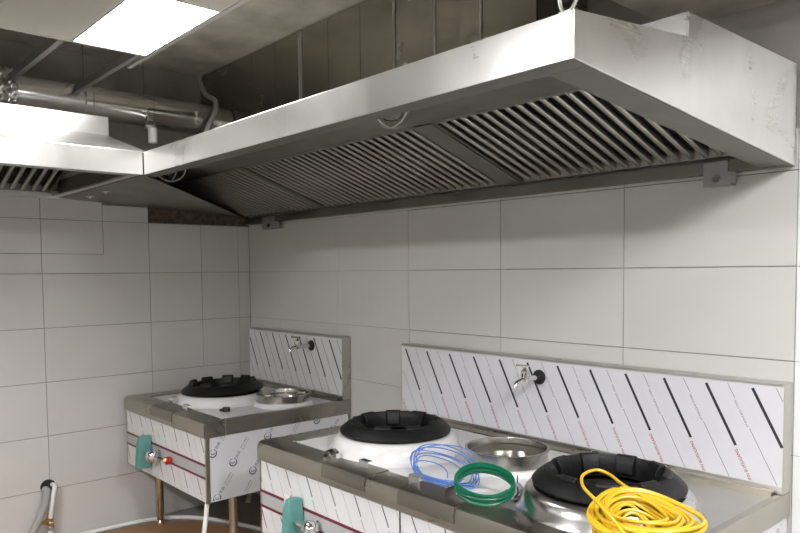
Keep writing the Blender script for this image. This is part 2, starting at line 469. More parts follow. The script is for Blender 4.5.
# hood over the left wall
lh = thing('range_hood', 'second steel exhaust hood along the left wall, with stepped roof and slats', 'hood', (.6, -2.2, 1.91))
LE = -3.4
MB().box(1.208 - T, 1.208, LE, HF - .002, 1.916, 2.014).build('front_panel', 'hood', lh, bevel=.0012)
MB().prism([(1.206, 2.010), (.72, 2.155), (.72, 2.159), (1.206, 2.0145)], 'y', LE, -1.168).build('roof', 'hood', lh)
MB().box(.716, .720, LE, -1.157, 2.150, 2.245).build('body_front', 'hood', lh, bevel=.001)
MB().box(.012, .716, -1.161, -1.157, 2.05, 2.245).build('body_end', 'hood', lh)
MB().box(.012, .716, LE, -1.161, 2.241, 2.245).build('body_top', 'hood', lh)
MB().box(.012, 1.2, LE, LE + T, 1.916, 2.01).build('end_panel', 'hood', lh)
MB().box(1.145, 1.203, LE + T, HF - .05, 1.916, 1.928).build('front_lip', 'hood', lh)
MB().box(.05, 1.203, HF - .04, HF - .004, 1.918, 1.926).build('side_lip', 'hood', lh)
MB().box(.012, .045, LE + T, HF - .004, 1.912, 1.95).build('back_channel', 'hood', lh)
MB().box(.05, 1.203, HF - .008, HF - .005, 1.927, 2.008).build('partition', 'hood_shade', lh)
MB().prism([(1.203, 1.996), (.60, 2.150), (.60, 2.154), (1.203, 2.000)], 'y', LE + T, HF - .01).build('soffit', 'hood_shade', lh)
fl = MB(); LFA = fang
for y0, y1 in ((-3.35, -2.30), (-2.28, -1.235)):
    fl = MB()
    def FQ(y, s, h): return (.047 + s * math.cos(LFA) - 0, y, 1.945 + s * math.sin(LFA) + h)
    def slab2(ya, yb, sa, sb, ha, hb):
        pts = [FQ(y, s, h) for h in (ha, hb) for s in (sa, sb) for y in (ya, yb)]
        fl.add(pts, [(0, 2, 3, 1), (4, 5, 7, 6), (0, 1, 5, 4), (2, 6, 7, 3), (0, 4, 6, 2), (1, 3, 7, 5)])
    slab2(y0, y1, 0, flen, .030, .034); fl.cur = 1
    slab2(y0, y0 + .012, 0, flen, -.006, .030); slab2(y1 - .012, y1, 0, flen, -.006, .030); slab2(y0, y1, 0, .010, -.004, .030)
    fo = fl.build('baffle_filter', ['gap_shade', 'hood_shade'], lh)
    k = int((y1 - y0 - .03) / PITCH); st = (y1 - y0 - .03) / k
    for i in range(k):
        sl = slat0.copy(); col.objects.link(sl); sl.parent = fo
        sl.rotation_euler = Matrix.Rotation(PI / 2, 4, 'Z').to_euler()
        sl.rotation_euler = (Matrix.Rotation(PI / 2, 3, 'Z') @ Matrix.Rotation(-fang, 3, 'X')).to_euler()
        sl.location = Vector(FQ(y0 + .015 + st * (i + .5), .012, .004)) - lh.location

# lamps with wire guards under the soffit
def hood_lamp(x, y, label):
    zt = 1.992 + (y - HF - .006) * .0715 - .0005
    t = thing('hood_lamp', label, 'lamp', (x, y, zt))
    MB().lathe([(.055, zt), (.055, zt - .012), (.046, zt - .018)], (x, y), 28).build('base', 'bracket', t, smooth=True)
    MB().lathe([(.042, zt - .018), (.042, zt - .03), (.035, zt - .05), (.018, zt - .062), (.004, zt - .065)], (x, y), 24).build('glass_dome', 'glass', t, smooth=True)
    for ang in (0, PI / 2):
        pts = []
        for k in range(17):
            a = PI * k / 16
            pts.append((x + .078 * math.cos(a) * math.cos(ang), y + .078 * math.cos(a) * math.sin(ang), zt - .012 - .070 * math.sin(a)))
        MB().tube(pts, .0026, 6).build('guard_wire', 'wire', t, smooth=True)
    ring = [(x + .079 * math.cos(2 * PI * k / 32), y + .079 * math.sin(2 * PI * k / 32), zt - .014) for k in range(33)]
    MB().tube(ring, .0028, 6).build('guard_ring', 'wire', t, smooth=True)
hood_lamp(2.60, -1.0, 'unlit wire-guarded lamp under the hood, near the divider plate between filters')
hood_lamp(1.02, -.99, 'unlit wire-guarded lamp under the hood by the three-cornered plate')

# ================================================================== ABOVE THE HOODS
# sheet-metal plenum box between hood and slab
pn = thing('exhaust_plenum', 'dark sheet-steel exhaust box standing on the hood up to the slab', 'duct', (1.35, -.17, 2.122))
MB().box(.012, 2.62, -.322, -.012, 2.123, 2.725).build('box', 'plenum', pn)
px = [.012, .40, .645, .89, 1.13, 1.37, 1.62, 1.86, 2.11, 2.36, 2.62]
for i in range(len(px) - 1):
    MB().box(px[i] + .001, px[i + 1] - .001, -.330, -.3225, 2.123, 2.725).build('sheet', 'plenum', pn, bevel=.0012)
for x_, w_ in ((1.125, .004), (1.142, .003), (1.86, .004), (2.11, .0025), (2.36, .003)):
    MB().box(x_ - w_, x_ + w_, -.336, -.3305, 2.125, 2.72).build('seam_strip', 'trim', pn)

# round duct along the left wall
DX, DZ, DR = .35, 2.381, .088
dt = thing('spiral_duct', 'shiny galvanised round duct running along the left wall above the hood', 'duct', (DX, -1.5, DZ - DR))
segs = [(-3.6, -1.62), (-1.62, -1.145), (-1.145, -.83), (-.83, -.55), (-.55, -.335)]
for a, b in segs:
    MB().tube([(DX, a + .001, DZ), (DX, b - .001, DZ)], DR, 36).build('duct_section', 'duct', dt, smooth=True)
for y_ in (-1.145, -.83, -.55):
    MB().tube([(DX, y_ - .022, DZ), (DX, y_ - .016, DZ), (DX, y_ + .016, DZ), (DX, y_ + .022, DZ)], DR + .004, 36, rfun=lambda i, n: DR + (.001 if i in (0, 3) else .007)).build('joint_ring', 'duct', dt, smooth=True)
fm = MB(); ns, nr = 26, 40; vv = []
for i in range(ns):
    for k in range(nr):
        a = 2 * PI * k / nr; rr = DR + .010 + random.random() * .022
        vv.append((DX + rr * math.cos(a), -1.74 + .26 * i / (ns - 1) + random.uniform(-.004, .004), DZ + rr * math.sin(a)))
fm.add(vv, [(i * nr + k, i * nr + (k + 1) % nr, (i + 1) * nr + (k + 1) % nr, (i + 1) * nr + k) for i in range(ns - 1) for k in range(nr)])
fm.build('foil_wrap', 'foil', dt)
for y_ in (-1.145, -.83):
    MB().rod((DX, y_, DZ + DR + .003), (DX, y_, 2.729), .004, 8).build('hanger_rod', 'runner', dt)
# short white pipe stub and the grey conduit
MB().tube([(.36, -.79, 2.215), (.36, -.79, DZ - DR + .002)], .024, 20).build('pipe_stub', 'white_plastic', dt, smooth=True)
pb = MB().tube(bez([(.13, -.375, 2.729), (.16, -.41, 2.675), (.27, -.425, 2.555), (.40, -.43, 2.49), (.462, -.47, 2.40), (.455, -.52, 2.29), (.42, -.53, 2.123)], 10), .014, 10)
tag(pb.build('flexible_conduit', 'grey_hose', smooth=True), 'grey flexible conduit hanging in front of the round duct from the slab', 'conduit')
# hanging hook over the front right corner of the hood
hk = thing('hanging_hook', 'bent wire hook holding up the front corner of the hood', 'hook', (3.335, -1.165, 2.014))
MB().tube(bez([(3.318, -1.165, 2.729), (3.318, -1.165, 2.12), (3.318, -1.165, 2.05), (3.328, -1.165, 2.022), (3.345, -1.165, 2.022), (3.36, -1.165, 2.045), (3.366, -1.165, 2.10)], 8), .004, 8).build('hook', 'wire', hk, smooth=True)
MB().box(3.322, 3.352, -1.175, -1.155, 2.0165, 2.0205).build('eye_plate', 'wire', hk)

# brackets on the wall under the back channel
def bracket(x0, x1, label):
    t = thing('hood_bracket', label, 'bracket', ((x0 + x1) / 2, -.02, 1.765))
    w_ = x1 - x0
    MB().prism([(x0, 1.765), (x1, 1.775), (x1, 1.808), (x1 - .25 * w_, 1.812), (x1 - .25 * w_, 1.848), (x0 + .02 * w_, 1.848), (x0, 1.808)], 'y', -.046, -.042).build('plate', 'bracket', t, bevel=.0008)
    MB().box(x0 + .01, x1 - .02, -.042, -.002, 1.768, 1.772).build('foot', 'bracket', t)
    xm = x0 + .45 * w_
    MB().tube([(xm, -.046, 1.79), (xm, -.056, 1.79)], .013, 6).build('bolt', 'chrome', t)
bracket(3.095, 3.205, 'grey bolted bracket on the wall under the hood end')
bracket(.25, .45, 'grey bracket under the hood in the tiled corner')

# ================================================================== WOK RANGES
ZR, ZRL, ZP0, YF, YB = .785, .705, .392, -.89, -.004
SL = (.101 / math.hypot(.101, .195), -.195 / math.hypot(.101, .195))     # direction of the printed lines, downwards


def clip_seg(p0, p1, r):
    """clip a segment to the rectangle r = (a0,a1,z0,z1)"""
    (x0, y0), (x1, y1) = p0, p1; t0, t1 = 0.0, 1.0; dx, dy = x1 - x0, y1 - y0
    for p, q in ((-dx, x0 - r[0]), (dx, r[1] - x0), (-dy, y0 - r[2]), (dy, r[3] - y0)):
        if abs(p) < 1e-12:
            if q < 0: return None
        else:
            t = q / p
            if p < 0: t0 = max(t0, t)
            else: t1 = min(t1, t)
    if t0 >= t1: return None
    return (x0 + t0 * dx, y0 + t0 * dy), (x0 + t1 * dx, y0 + t1 * dy)


class Print:
    """flat print on a film: bars and words in panel coordinates (a, z) put on a plane"""
    def __init__(s, rect, P): s.mb = MB(); s.rect = rect; s.P = P
    def bar(s, p0, p1, wd, mat):
        c = clip_seg(p0, p1, s.rect)
        if not c: return
        (x0, y0), (x1, y1) = c; l = math.hypot(x1 - x0, y1 - y0)
        if l < .003: return
        nx, ny = -(y1 - y0) / l * wd / 2, (x1 - x0) / l * wd / 2
        s.mb.cur = mat
        s.mb.add([s.P(x0 + nx, y0 + ny), s.P(x1 + nx, y1 + ny), s.P(x1 - nx, y1 - ny), s.P(x0 - nx, y0 - ny)], [(0, 1, 2, 3)])
    def word(s, txt, org, dr, size, mat, length=None):
        vv, ff = text_mesh(txt)
        wdt = max(v[0] for v in vv); sx = (length / wdt) if length else size
        l = math.hypot(*dr); dx, dy = dr[0] / l, dr[1] / l
        q = [(org[0] + v[0] * sx * dx - v[1] * size * dy, org[1] + v[0] * sx * dy + v[1] * size * dx) for v in vv]
        r = s.rect; ok = [r[0] <= a <= r[1] and r[2] <= b <= r[3] for a, b in q]
        keep = [f for f in ff if all(ok[i] for i in f)]
        used = sorted({i for f in keep for i in f}); ix = {u: k for k, u in enumerate(used)}
        s.mb.cur = mat
        s.mb.add([s.P(*q[i]) for i in used], [tuple(ix[i] for i in f) for f in keep])


def film_print(kind, rect, P, a_first, z_top, parent, step=.15):
    """kind 'splash' or 'front': slanted bars and words of the protective film"""
    pr = Print(rect, P)
    k = 0
    up = (-SL[0], -SL[1])
    a = a_first - step * 6
    while a < rect[1] + .3:
        def at(d): return (a + SL[0] * d, z_top + SL[1] * d)
        def at2(d): return (a + step / 2 + SL[0] * d, z_top + SL[1] * d)
        L1 = .22
        if kind == 'splash':
            for rep in (-.44, 0.0, .44):
                pr.bar(at(rep + .002), at(rep + L1), .0095, 0)
                pr.word('YOUPIN BUXIUGANG', at(rep + L1 + .142), up, .016, 3, length=.130)
                pr.bar(at2(rep - .02), at2(rep + .045), .0018, 1)
                pr.word('STAINLESS STEEL', at2(rep + .145), up, .009, 1, length=.095)
                pr.bar(at2(rep + .15), at2(rep + .40), .0018, 1)
        elif kind == 'narrow':
            for rep in (-.44, 0.0, .44):
                pr.bar(at(rep + .0), at(rep + .24), .0100, 0)
                pr.word('YOUPIN BUXIUGANG', at(rep + .42), up, .014, 2, length=.20)
                pr.bar(at2(rep - .02), at2(rep + .40), .0035, 1)
        else:
            for rep in (-.46, 0.0, .24):
                pr.bar(at(rep - .0), at(rep + .085), .0055, 2)
                pr.word('YOUPIN BUXIUGANG', at(rep + .225), up, .012, 1, length=.13)
                pr.bar(at2(rep - .02), at2(rep + .20), .0013, 1)
        a += step
    return pr.mb.build('film_print', ['ink', 'ink_thin', 'ink_blue', 'ink_red'], parent)


def emblem_print(rect, P, parent):
    """scattered emblem with two characters and a small line of words, along a slanting grid"""
    d = (.56, .83)
    for i in range(-6, 12):
        for j in range(-4, 5):
            c = (-.737 + .107 * i - .09 * j, .567 - .062 * i - .16 * j)
            if not (rect[0] - .03 < c[0] < rect[1] + .03 and rect[2] - .10 < c[1] < rect[3] + .03): continue
            pr = Print(rect, P)
            n = 20
            for k in range(n):
                if k in (4, 5): continue
                a0, a1 = 2 * PI * k / n, 2 * PI * (k + 1) / n
                pr.bar((c[0] + .019 * math.cos(a0), c[1] + .019 * math.sin(a0)), (c[0] + .019 * math.cos(a1), c[1] + .019 * math.sin(a1)), .006 if math.sin(a0) < .2 else .003, 2)
            for k in range(7):
                a0, a1 = PI * (1.1 + .8 * k / 7), PI * (1.1 + .8 * (k + 1) / 7)
                pr.bar((c[0] + .010 * math.cos(a0), c[1] + .004 + .010 * math.sin(a0)), (c[0] + .010 * math.cos(a1), c[1] + .004 + .010 * math.sin(a1)), .004, 2)
            pr.word('优品', (c[0] + .024 * d[0] + .008, c[1] + .024 * d[1] - .004), d, .018, 2)
            pr.word('YOUPIN', (c[0] + .070 * d[0] + .006, c[1] + .070 * d[1]), d, .013, 1, length=.062)
            pr.word('BUXIUGANG', (c[0] + .070 * d[0] + .016, c[1] + .070 * d[1] - .008), d, .009, 1, length=.062)
            if pr.mb.f: pr.mb.build('emblem_print', ['ink', 'ink_thin', 'ink_blue', 'ink_red'], parent)


def front_valve(root, x, side=1):
    """teal gas valve box, chrome valve body and red knob on the front panel"""
    y = YF + .009
    MB().prism([(x - .11, .460), (x - .012, .460), (x - .012, .600), (x - .11, .600)], 'y', y - .004, y).build('valve_plate', 'white_plastic', root, bevel=.001)
    vb = MB(); yb = y - .005
    # tall tapered handle, ridge towards the room
    lo = [(x - .045, yb, .455), (x + .035, yb, .445), (x + .030, yb - .075, .440), (x - .005, yb - .082, .440), (x - .048, yb - .03, .450)]
    hi = [(x - .030, yb, .612), (x + .022, yb, .618), (x + .018, yb - .055, .618), (x - .002, yb - .060, .618), (x - .032, yb - .02, .612)]
    mid = [(a[0] * .35 + b[0] * .65 + (-.004 if a[0] < x else .004), a[1] * .55 + b[1] * .45, a[2] * .25 + b[2] * .75) for a, b in zip(lo, hi)]
    n = 5
    vb.add(lo + mid + hi, [(4, 3, 2, 1, 0), (10, 11, 12, 13, 14)] + [(r * n + i, r * n + (i + 1) % n, (r + 1) * n + (i + 1) % n, (r + 1) * n + i) for r in range(2) for i in range(n)])
    v = vb.build('valve_box', 'teal', root, bevel=.004)
    MB().tube([(x, yb - .035, .617), (x, yb - .035, .628)], .006, 10).build('cap_screw', 'chrome', v)
    MB().tube([(x + .036, yb - .035, .53), (x + .125, yb - .035, .53)], .014, 14).build('valve_stem', 'chrome', root, smooth=True)
    c = (x + .132, yb - .040)
    MB().lathe([(.003, .494), (.020, .498), (.031, .511), (.036, .529), (.031, .547), (.018, .560), (.003, .563)], c, 18).build('valve_body', 'chrome', root, smooth=True)
    MB().tube([(x + .132, yb - .001, .545), (x + .132, yb - .03, .545)], .012, 12).build('valve_nut', 'chrome', root)


def red_knob(root, x):
    y = YF + .009
    k = MB().tube([(x, y - .001, .528), (x, y - .012, .528), (x, y - .030, .528), (x, y - .034, .528)], .02, 16, rfun=lambda i, n: (.014, .021, .021, .016)[i]).build('red_knob', 'red', root, smooth=True)
    MB().tube([(x + .012, y - .034, .536), (x + .026, y - .046, .542)], .008, 10).build('knob_pin', 'brass', k)


def faucet(root, x, z, ys):
    fl_ = MB().tube([(x, ys - .001, z), (x, ys - .007, z), (x, ys - .012, z)], .03, 24, rfun=lambda i, n: (.030, .030, .022)[i]).build('faucet', 'black', root, smooth=True)
    MB().tube([(x, ys - .012, z), (x, ys - .095, z)], .0105, 14).build('faucet_pipe', 'chrome', fl_, smooth=True)
    MB().lathe([(.010, z - .012), (.0145, z - .006), (.0145, z + .006), (.0165, z + .010), (.0165, z + .034), (.011, z + .040), (.006, z + .046)], (x, ys - .095), 16).build('faucet_body', 'chrome', fl_, smooth=True)
    MB().tube(bez([(x, ys - .095, z), (x - .006, ys - .115, z - .004), (x - .010, ys - .135, z - .014), (x - .012, ys - .142, z - .028)], 5), .010, 12).build('faucet_spout', 'chrome', fl_, smooth=True)
    MB().tube([(x, ys - .095, z + .044), (x + .001, ys - .095, z + .056)], .005, 8).build('faucet_stem', 'chrome', fl_)
    MB().tube([(x + .012, ys - .082, z + .053), (x - .022, ys - .125, z + .057)], .005, 8, rfun=lambda i, n: (.004, .007)[i]).build('faucet_handle', 'chrome', fl_, smooth=True)


def rim_profile(x0, x1):
    """front rim: rounded nose towards the room, flat top, short inner drop"""
    pts = [(YF + .006, ZRL), (YF, ZRL + .008), (YF, ZR - .022), (YF + .006, ZR - .007), (YF + .020, ZR), (YF + .108, ZR), (YF + .112, ZR - .004), (YF + .112, ZRL)]
    return MB().prism(pts, 'x', x0, x1)


def bowl(root, c, mat, top=.069):
    ks = top / .071
    prof = [(.278, ZR - .012), (.268, ZR - .004), (.260, ZR + .010 * ks), (.254, ZR + .030 * ks), (.245, ZR + .052 * ks), (.232, ZR + .066 * ks), (.214, ZR + .071 * ks), (.206, ZR + .066 * ks), (.203, ZR + .05 * ks)]
    b = MB().lathe(prof, c, 56, close=False).build('burner_bowl', [mat], root, smooth=True, ang=60)
    MB().lathe([(.2028, ZR + .049 * ks), (.196, ZR + .03 * ks), (.17, ZR - .02), (.10, ZR - .07), (.01, ZR - .08)], c, 48, close=False).build('burner_throat', 'throat_black', root, smooth=True)
    return b


def wok_ring(c, z, label, tilt=(0, 0), lugs=tuple((22 + 40 * q, 10.5) for q in range(9)), lh=.016, R=.222):
    """black cast-iron wok ring: broad sloping shoulder with raised lugs on the inner edge"""
    t = thing('wok_ring', label, 'burner ring', (c[0], c[1], z), 'cast-iron rings on the burners')
    prof = [(R - .012, 0), (R, .003), (R + .002, .010), (R - .008, .022), (R - .026, .036), (R - .044, .046), (R - .052, .045), (R - .057, .036), (R - .060, .010), (R - .062, -.020), (R - .052, -.020), (R - .03, -.006)]
    sg = 72; n = len(prof); vv = []; ff = []
    for k in range(sg):
        a = 2 * PI * k / sg; wv = .0012 * math.sin(7 * a)
        for r, zz in prof: vv.append((c[0] + (r + wv) * math.cos(a), c[1] + (r + wv) * math.sin(a), z + zz))
    for k in range(sg):
        for i in range(n):
            ff.append((k * n + i, ((k + 1) % sg) * n + i, ((k + 1) % sg) * n + (i + 1) % n, k * n + (i + 1) % n))
    b = MB().add(vv, ff).build('ring', 'iron', t, smooth=True, ang=50)
    for ac, aw in lugs:
        m = MB(); st = 8; pv = []; h = lh
        sec = [(R - .036, .034), (R - .040, .036 + h * .6), (R - .047, .036 + h), (R - .062, .036 + h * .95), (R - .076, .022 + h * .4), (R - .078, -.006), (R - .058, -.010)]
        for q in range(st + 1):
            a = math.radians(ac - aw + 2 * aw * q / st)
            for r, zz in sec: pv.append((c[0] + r * math.cos(a), c[1] + r * math.sin(a), z + zz))
        ns_ = len(sec); fv = [tuple(range(ns_ - 1, -1, -1)), tuple(st * ns_ + i for i in range(ns_))]
        for q in range(st):
            for i in range(ns_): fv.append((q * ns_ + i, q * ns_ + (i + 1) % ns_, (q + 1) * ns_ + (i + 1) % ns_, (q + 1) * ns_ + i))
        m.add(pv, fv).build('lug', 'iron', b, smooth=True, ang=45, bevel=.003)
    # burner grate seen down in the throat
    g = MB().lathe([(.150, z - .045), (.150, z - .030), (.143, z - .030), (.143, z - .045)], c, 40)
    for q in range(26):
        a = 2 * PI * q / 26
        g.rod((c[0] + .05 * math.cos(a), c[1] + .05 * math.sin(a), z - .040), (c[0] + .147 * math.cos(a), c[1] + .147 * math.sin(a), z - .034), .0035, 5)
    g.lathe([(.052, z - .046), (.052, z - .032), (.002, z - .030)], c, 24)
    g.build('burner_grate', 'throat_black', t)
    t.rotation_euler = (tilt[0], tilt[1], 0)
    return t


def soup_pot(c, R, z0, z1, label):
    t = thing('soup_pot', label, 'pot', (c[0], c[1], z0))
    MB().lathe([(R - .004, z0), (R - .002, z1 - .006), (R + .004, z1 - .004), (R + .004, z1), (R - .005, z1), (R - .007, z1 - .006), (R - .010, z0 - .03), (R - .016, z0 - .075), (R - .05, z0 - .085), (.01, z0 - .085)], c, 64).build('pot_shell', 'pot', t, smooth=True, ang=35)
    MB().lathe([(R - .0105, z1 - .020), (R - .019, z1 - .022), (R - .019, z1 - .025), (R - .0105, z1 - .027)], c, 64, close=False).build('inner_ledge', 'pot', t, smooth=True)
    return t


def wok_range(name, label, x0, x1, burners, pot, ys, film_splash, bowls, split=None, btop=.066):
    t = thing(name, label, 'stove', ((x0 + x1) / 2, (YF + YB) / 2, 0))
    # rims
    rim_profile(x0, x1).build('front_rim', 'rim', t, smooth=True, ang=35)
    for xa, xb in ((x0, x0 + .10), (x1 - .026, x1)):
        MB().box(xa, xb, YF + .113, YB, ZRL, ZR).build('side_rim', 'rim', t, bevel=.004)
    # tray the bowls stand in
    MB().box(x0 + .101, x1 - .027, YF + .113, ys - .022, ZR - .04, ZR - .009).build('worktop', 'steel', t)
    MB().box(x0 + .101, x1 - .027, ys - .021, ys - .0005, ZR - .04, ZR + .012).build('back_upstand', 'rim', t)
    # carcass
    cb = MB().box(x0 + .012, x1 - .012, YF + .022, YB - .02, ZP0 + .004, ZRL - .001).build('carcass', 'steel', t)
    fp = MB().box(x0 + .008, x1 - .008, YF + .010, YF + .020, ZP0, ZRL).build('front_panel', 'film', t)
    rf = (x0 + .012, x1 - .012, ZP0 + .004, ZRL - .003)
    film_print('front', rf, lambda a, z: (a, YF + .0094, z), x0 + .05, ZRL + .004, fp)
    bd = MB().box(x0 + .009, x1 - .009, YF + .0085, YF + .0095, .505, .580).build('control_band', 'band_grey', t)
    for za, zb_ in ((.568, .580), (.505, .516)):
        MB().box(x0 + .009, x1 - .009, YF + .0078, YF + .0084, za, zb_).build('claret_line', 'claret', bd)
    # side panel with the emblem film
    for sx, xx in ((1, x1), (-1, x0)):
        sp = MB().box(min(xx - sx * .008, xx - sx * .003), max(xx - sx * .008, xx - sx * .003), YF + .030, YB - .02, ZP0, ZRL).build('side_panel', 'film_blue', t)
        if sx == 1: emblem_print((YF + .032, YB - .022, ZP0 + .004, ZRL - .003), lambda a, z: (x1 - .0024, a, z), sp)
    for xx in (x0 + .001, x1 - .013):
        MB().box(xx, xx + .012, YF + .008, YF + .030, ZP0 - .004, ZRL).build('corner_strip', 'rim', t, bevel=.002)
    # splashback
    sb = MB().box(x0, x1, ys, YB, ZR - .06 if False else ZR + .0005, 1.135).build('splashback', 'steel', t, bevel=.003)
    rs = (x0 + .012, x1 - .004, .812, 1.120)
    MB().box(x0 + .008, x1 - .002, ys - .0016, ys - .0006, .810, 1.126).build('splash_film', film_splash, sb)
    film_print('splash' if film_splash == 'film_blue' else 'narrow', rs, lambda a, z: (a, ys - .0022, z), (2.227 if x0 > 1 else .377), 1.115, sb)
    # legs with feet
    lgx = [x0 + .055, x1 - .055] + ([split - .06] if split else [])
    for xx in lgx:
        for yy in (-.715, -.12):
            lg = MB().tube([(xx, yy, .03), (xx, yy, ZP0 + .003)], .021, 18).build('leg', 'leg', t, smooth=True)
            MB().lathe([(.026, 0), (.026, .012), (.014, .03)], (xx, yy), 16).build('foot', 'leg', lg, smooth=True)
    for c, mt in zip(burners, bowls): bowl(t, c, mt, btop)
    if pot:
        c, R = pot
        MB().lathe([(R + .035, ZR - .021), (R + .020, ZR - .010), (R + .010, ZR + .012), (R + .002, ZR + .014)], c, 48).build('pot_collar', 'enamel', t, smooth=True)
    return t


# --- single range in the corner
S_X0, S_X1 = .085, 1.095
ring_s = (.555, -.505); pot_s = (.912, -.329)
small = wok_range('wok_range', 'single-burner steel wok range on legs in the tiled corner', S_X0, S_X1, [ring_s], (pot_s, .143), -.062, 'film', ['enamel'], btop=.042)
MB().prism([(S_X0 + .103, YF + .116), (S_X1 - .03, YF + .116), (S_X1 - .03, -.09), (S_X0 + .103, -.09)], 'z', ZR - .0085, ZR - .0075).build('worktop_film', 'film_top', small)
front_valve(small, .43); red_knob(small, .70)
faucet(small, .805, 1.07, -.064)
def rim_tab(root, x, y, w=.046, h=.034, bent=False):
    m = MB()
    if bent:
        m.tube(bez([(x - .026, y, ZR), (x - .022, y, ZR + .026), (x, y, ZR + .040), (x + .022, y, ZR + .026), (x + .026, y, ZR)], 5), .004, 4)
        # broaden the loop into a strap
        m.v = [(vx, y + (vy - y) * 5.0, vz) for vx, vy, vz in m.v]
    else:
        m.box(x - w / 2, x + w / 2, y - .0015, y + .0015, ZR - .0005, ZR + h)
        m.box(x - w / 2, x + w / 2, y - .0015, y + .022, ZR + h, ZR + h + .003)
        m.box(x - w / 2 - .004, x - w / 2, y - .0015, y + .022, ZR - .0005, ZR + h + .003)
    return m.build('rim_tab', 'chrome', root, bevel=.0006)
rim_tab(small, .53, -.80); rim_tab(small, .79, -.84)
def rim_plate(root, x0, x1):
    pts = [(YF - .004, ZR - .052), (YF - .004, ZR - .018), (YF + .004, ZR - .002), (YF + .020, ZR + .003), (YF + .110, ZR + .003), (YF + .110, ZR + .0005), (YF + .020, ZR + .0005), (YF + .006, ZR - .006), (YF - .001, ZR - .020), (YF - .001, ZR - .052)]
    return MB().prism(pts, 'x', x0, x1).build('rim_plate', 'rim_dark', root, smooth=True, ang=30)
rim_plate(small, .47, .74)
kb = thing('control_knob', 'loose black knob lying on the single range worktop', 'knob', (.885, -.66, ZR - .0075))
MB().lathe([(.020, ZR - .0075), (.021, ZR + .008), (.018, ZR + .014), (.002, ZR + .014)], (.885, -.66), 20).build('knob_cap', 'black', kb, smooth=True)
MB().box(.853, .867, -.682, -.668, ZR - .0075, ZR + .004).build('pointer', 'black', kb)

# --- double range
B_X0, B_X1 = 1.590, 3.374
ring_a, ring_b = (2.08, -.54), (3.055, -.55); pot_b = (2.55, -.409)
big = wok_range('wok_range', 'double-burner steel wok range with film-wrapped splashback and coloured cables on it', B_X0, B_X1, [ring_a, ring_b], (pot_b, .15), -.07, 'film_blue', ['enamel', 'bowl_steel'], split=2.487)
# torn film on the worktop, ragged along its right edge
edge = [(2.80 + random.uniform(-.012, .012), y) for y in [YF + .118 + k * .03 for k in range(22)]]
MB().prism([(B_X0 + .103, YF + .116)] + edge + [(2.80, -.10), (B_X0 + .103, -.10)], 'z', ZR - .0085, ZR - .0075).build('worktop_film', 'film_top', big)
tf = MB(); pts = [(2.84, -.70), (2.825, -.66), (2.845, -.625), (2.82, -.59), (2.835, -.55), (2.815, -.50)]
vv = []; 
for i, (a, b) in enumerate(pts):
    vv += [(a - .03, b, ZR - .0065), (a, b + .004, ZR + .003 + .006 * (i % 2)), (a + .014, b - .003, ZR - .004)]
tf.add(vv, [(i * 3 + k, i * 3 + k + 1, i * 3 + k + 4, i * 3 + k + 3) for i in range(len(pts) - 1) for k in range(2)])
tfo = tf.build('torn_film_edge', 'ink_thin', big)
md = tfo.modifiers.new('solid', 'SOLIDIFY'); md.thickness = .001
front_valve(big, 1.895); red_knob(big, 2.22)
front_valve(big, 2.86); red_knob(big, 3.15)
MB().box(2.484, 2.490, YF + .0082, YF + .0098, ZP0, .5045).build('panel_seam', 'black', big)
MB().box(2.484, 2.490, YF + .0082, YF + .0098, .5805, ZRL).build('panel_seam', 'black', big)
faucet(big, 2.442, 1.06, -.072)
rim_plate(big, 2.06, 2.315); rim_plate(big, 2.488, 2.745)
rim_tab(big, 2.055, -.84, bent=True); rim_tab(big, 2.255, -.845); rim_tab(big, 2.515, -.84); rim_tab(big, 2.69, -.83, bent=True)

# --- rings and pots
wok_ring(ring_s, .832, 'slightly tilted black cast-iron wok ring on the single range', tilt=(.02, -.035), R=.226, lh=.028)
wok_ring(ring_a, .853, 'black cast-iron wok ring on the white film-covered bowl of the double range')
wok_ring(ring_b, .853, 'black cast-iron wok ring on the bare steel bowl beside the yellow cable')
soup_pot(pot_s, .143, ZR + .0145, .838, 'shallow round steel pot set into the single range')
soup_pot(pot_b, .150, ZR + .0145, .851, 'shallow round steel pot between the two burners of the double range')

# ================================================================== CABLES AND SMALL THINGS
def surf(x, y):
    """height of what lies under a cable on the double range"""
    z = ZR - .0065
    if y < YF + .115: z = ZR + .003
    if x > B_X1 - .027: z = max(z, ZR)
    d = math.hypot(x - ring_b[0], y - ring_b[1])
    for lim, h in ((.280, -.004), (.268, .010), (.260, .03), (.253, .052), (.243, .068)):
        if d < lim: z = max(z, ZR + h)
    if d < .235: z = max(z, ZR + .09)
    if d < .20: z = max(z, ZR + .107)
    return z


# yellow coil: one cable wound many times
cy, pts = (3.288, -.757), []
turns, per = 30, 40
for i in range(turns * per + 1):
    a = 2 * PI * i / per + .6; q = i / per
    j = int(q)
    rnd = random.Random(j * 13 + 5); rnd2 = random.Random((j + 1) * 13 + 5)
    f = q - j; mix = lambda u, v: u * (1 - f) + v * f
    rr = mix(.052 + .094 * rnd.random() ** .7, .052 + .094 * rnd2.random() ** .7)
    ox = mix(rnd.uniform(-.012, .012), rnd2.uniform(-.012, .012)); oy = mix(rnd.uniform(-.012, .012), rnd2.uniform(-.012, .012))
    x = cy[0] + ox + rr * 1.04 * math.cos(a); y = cy[1] + oy + rr * .96 * math.sin(a)
    lvl = .004 + .0026 * q + .004 * math.sin(a * 2 + j)
    base = sum(surf(x + dx, y + dy) for dx in (-.04, 0, .04) for dy in (-.04, 0, .04)) / 9
    pts.append((x, y, max(surf(x, y) + .005, min(.30 * base + .70 * .796, .815) + lvl)))
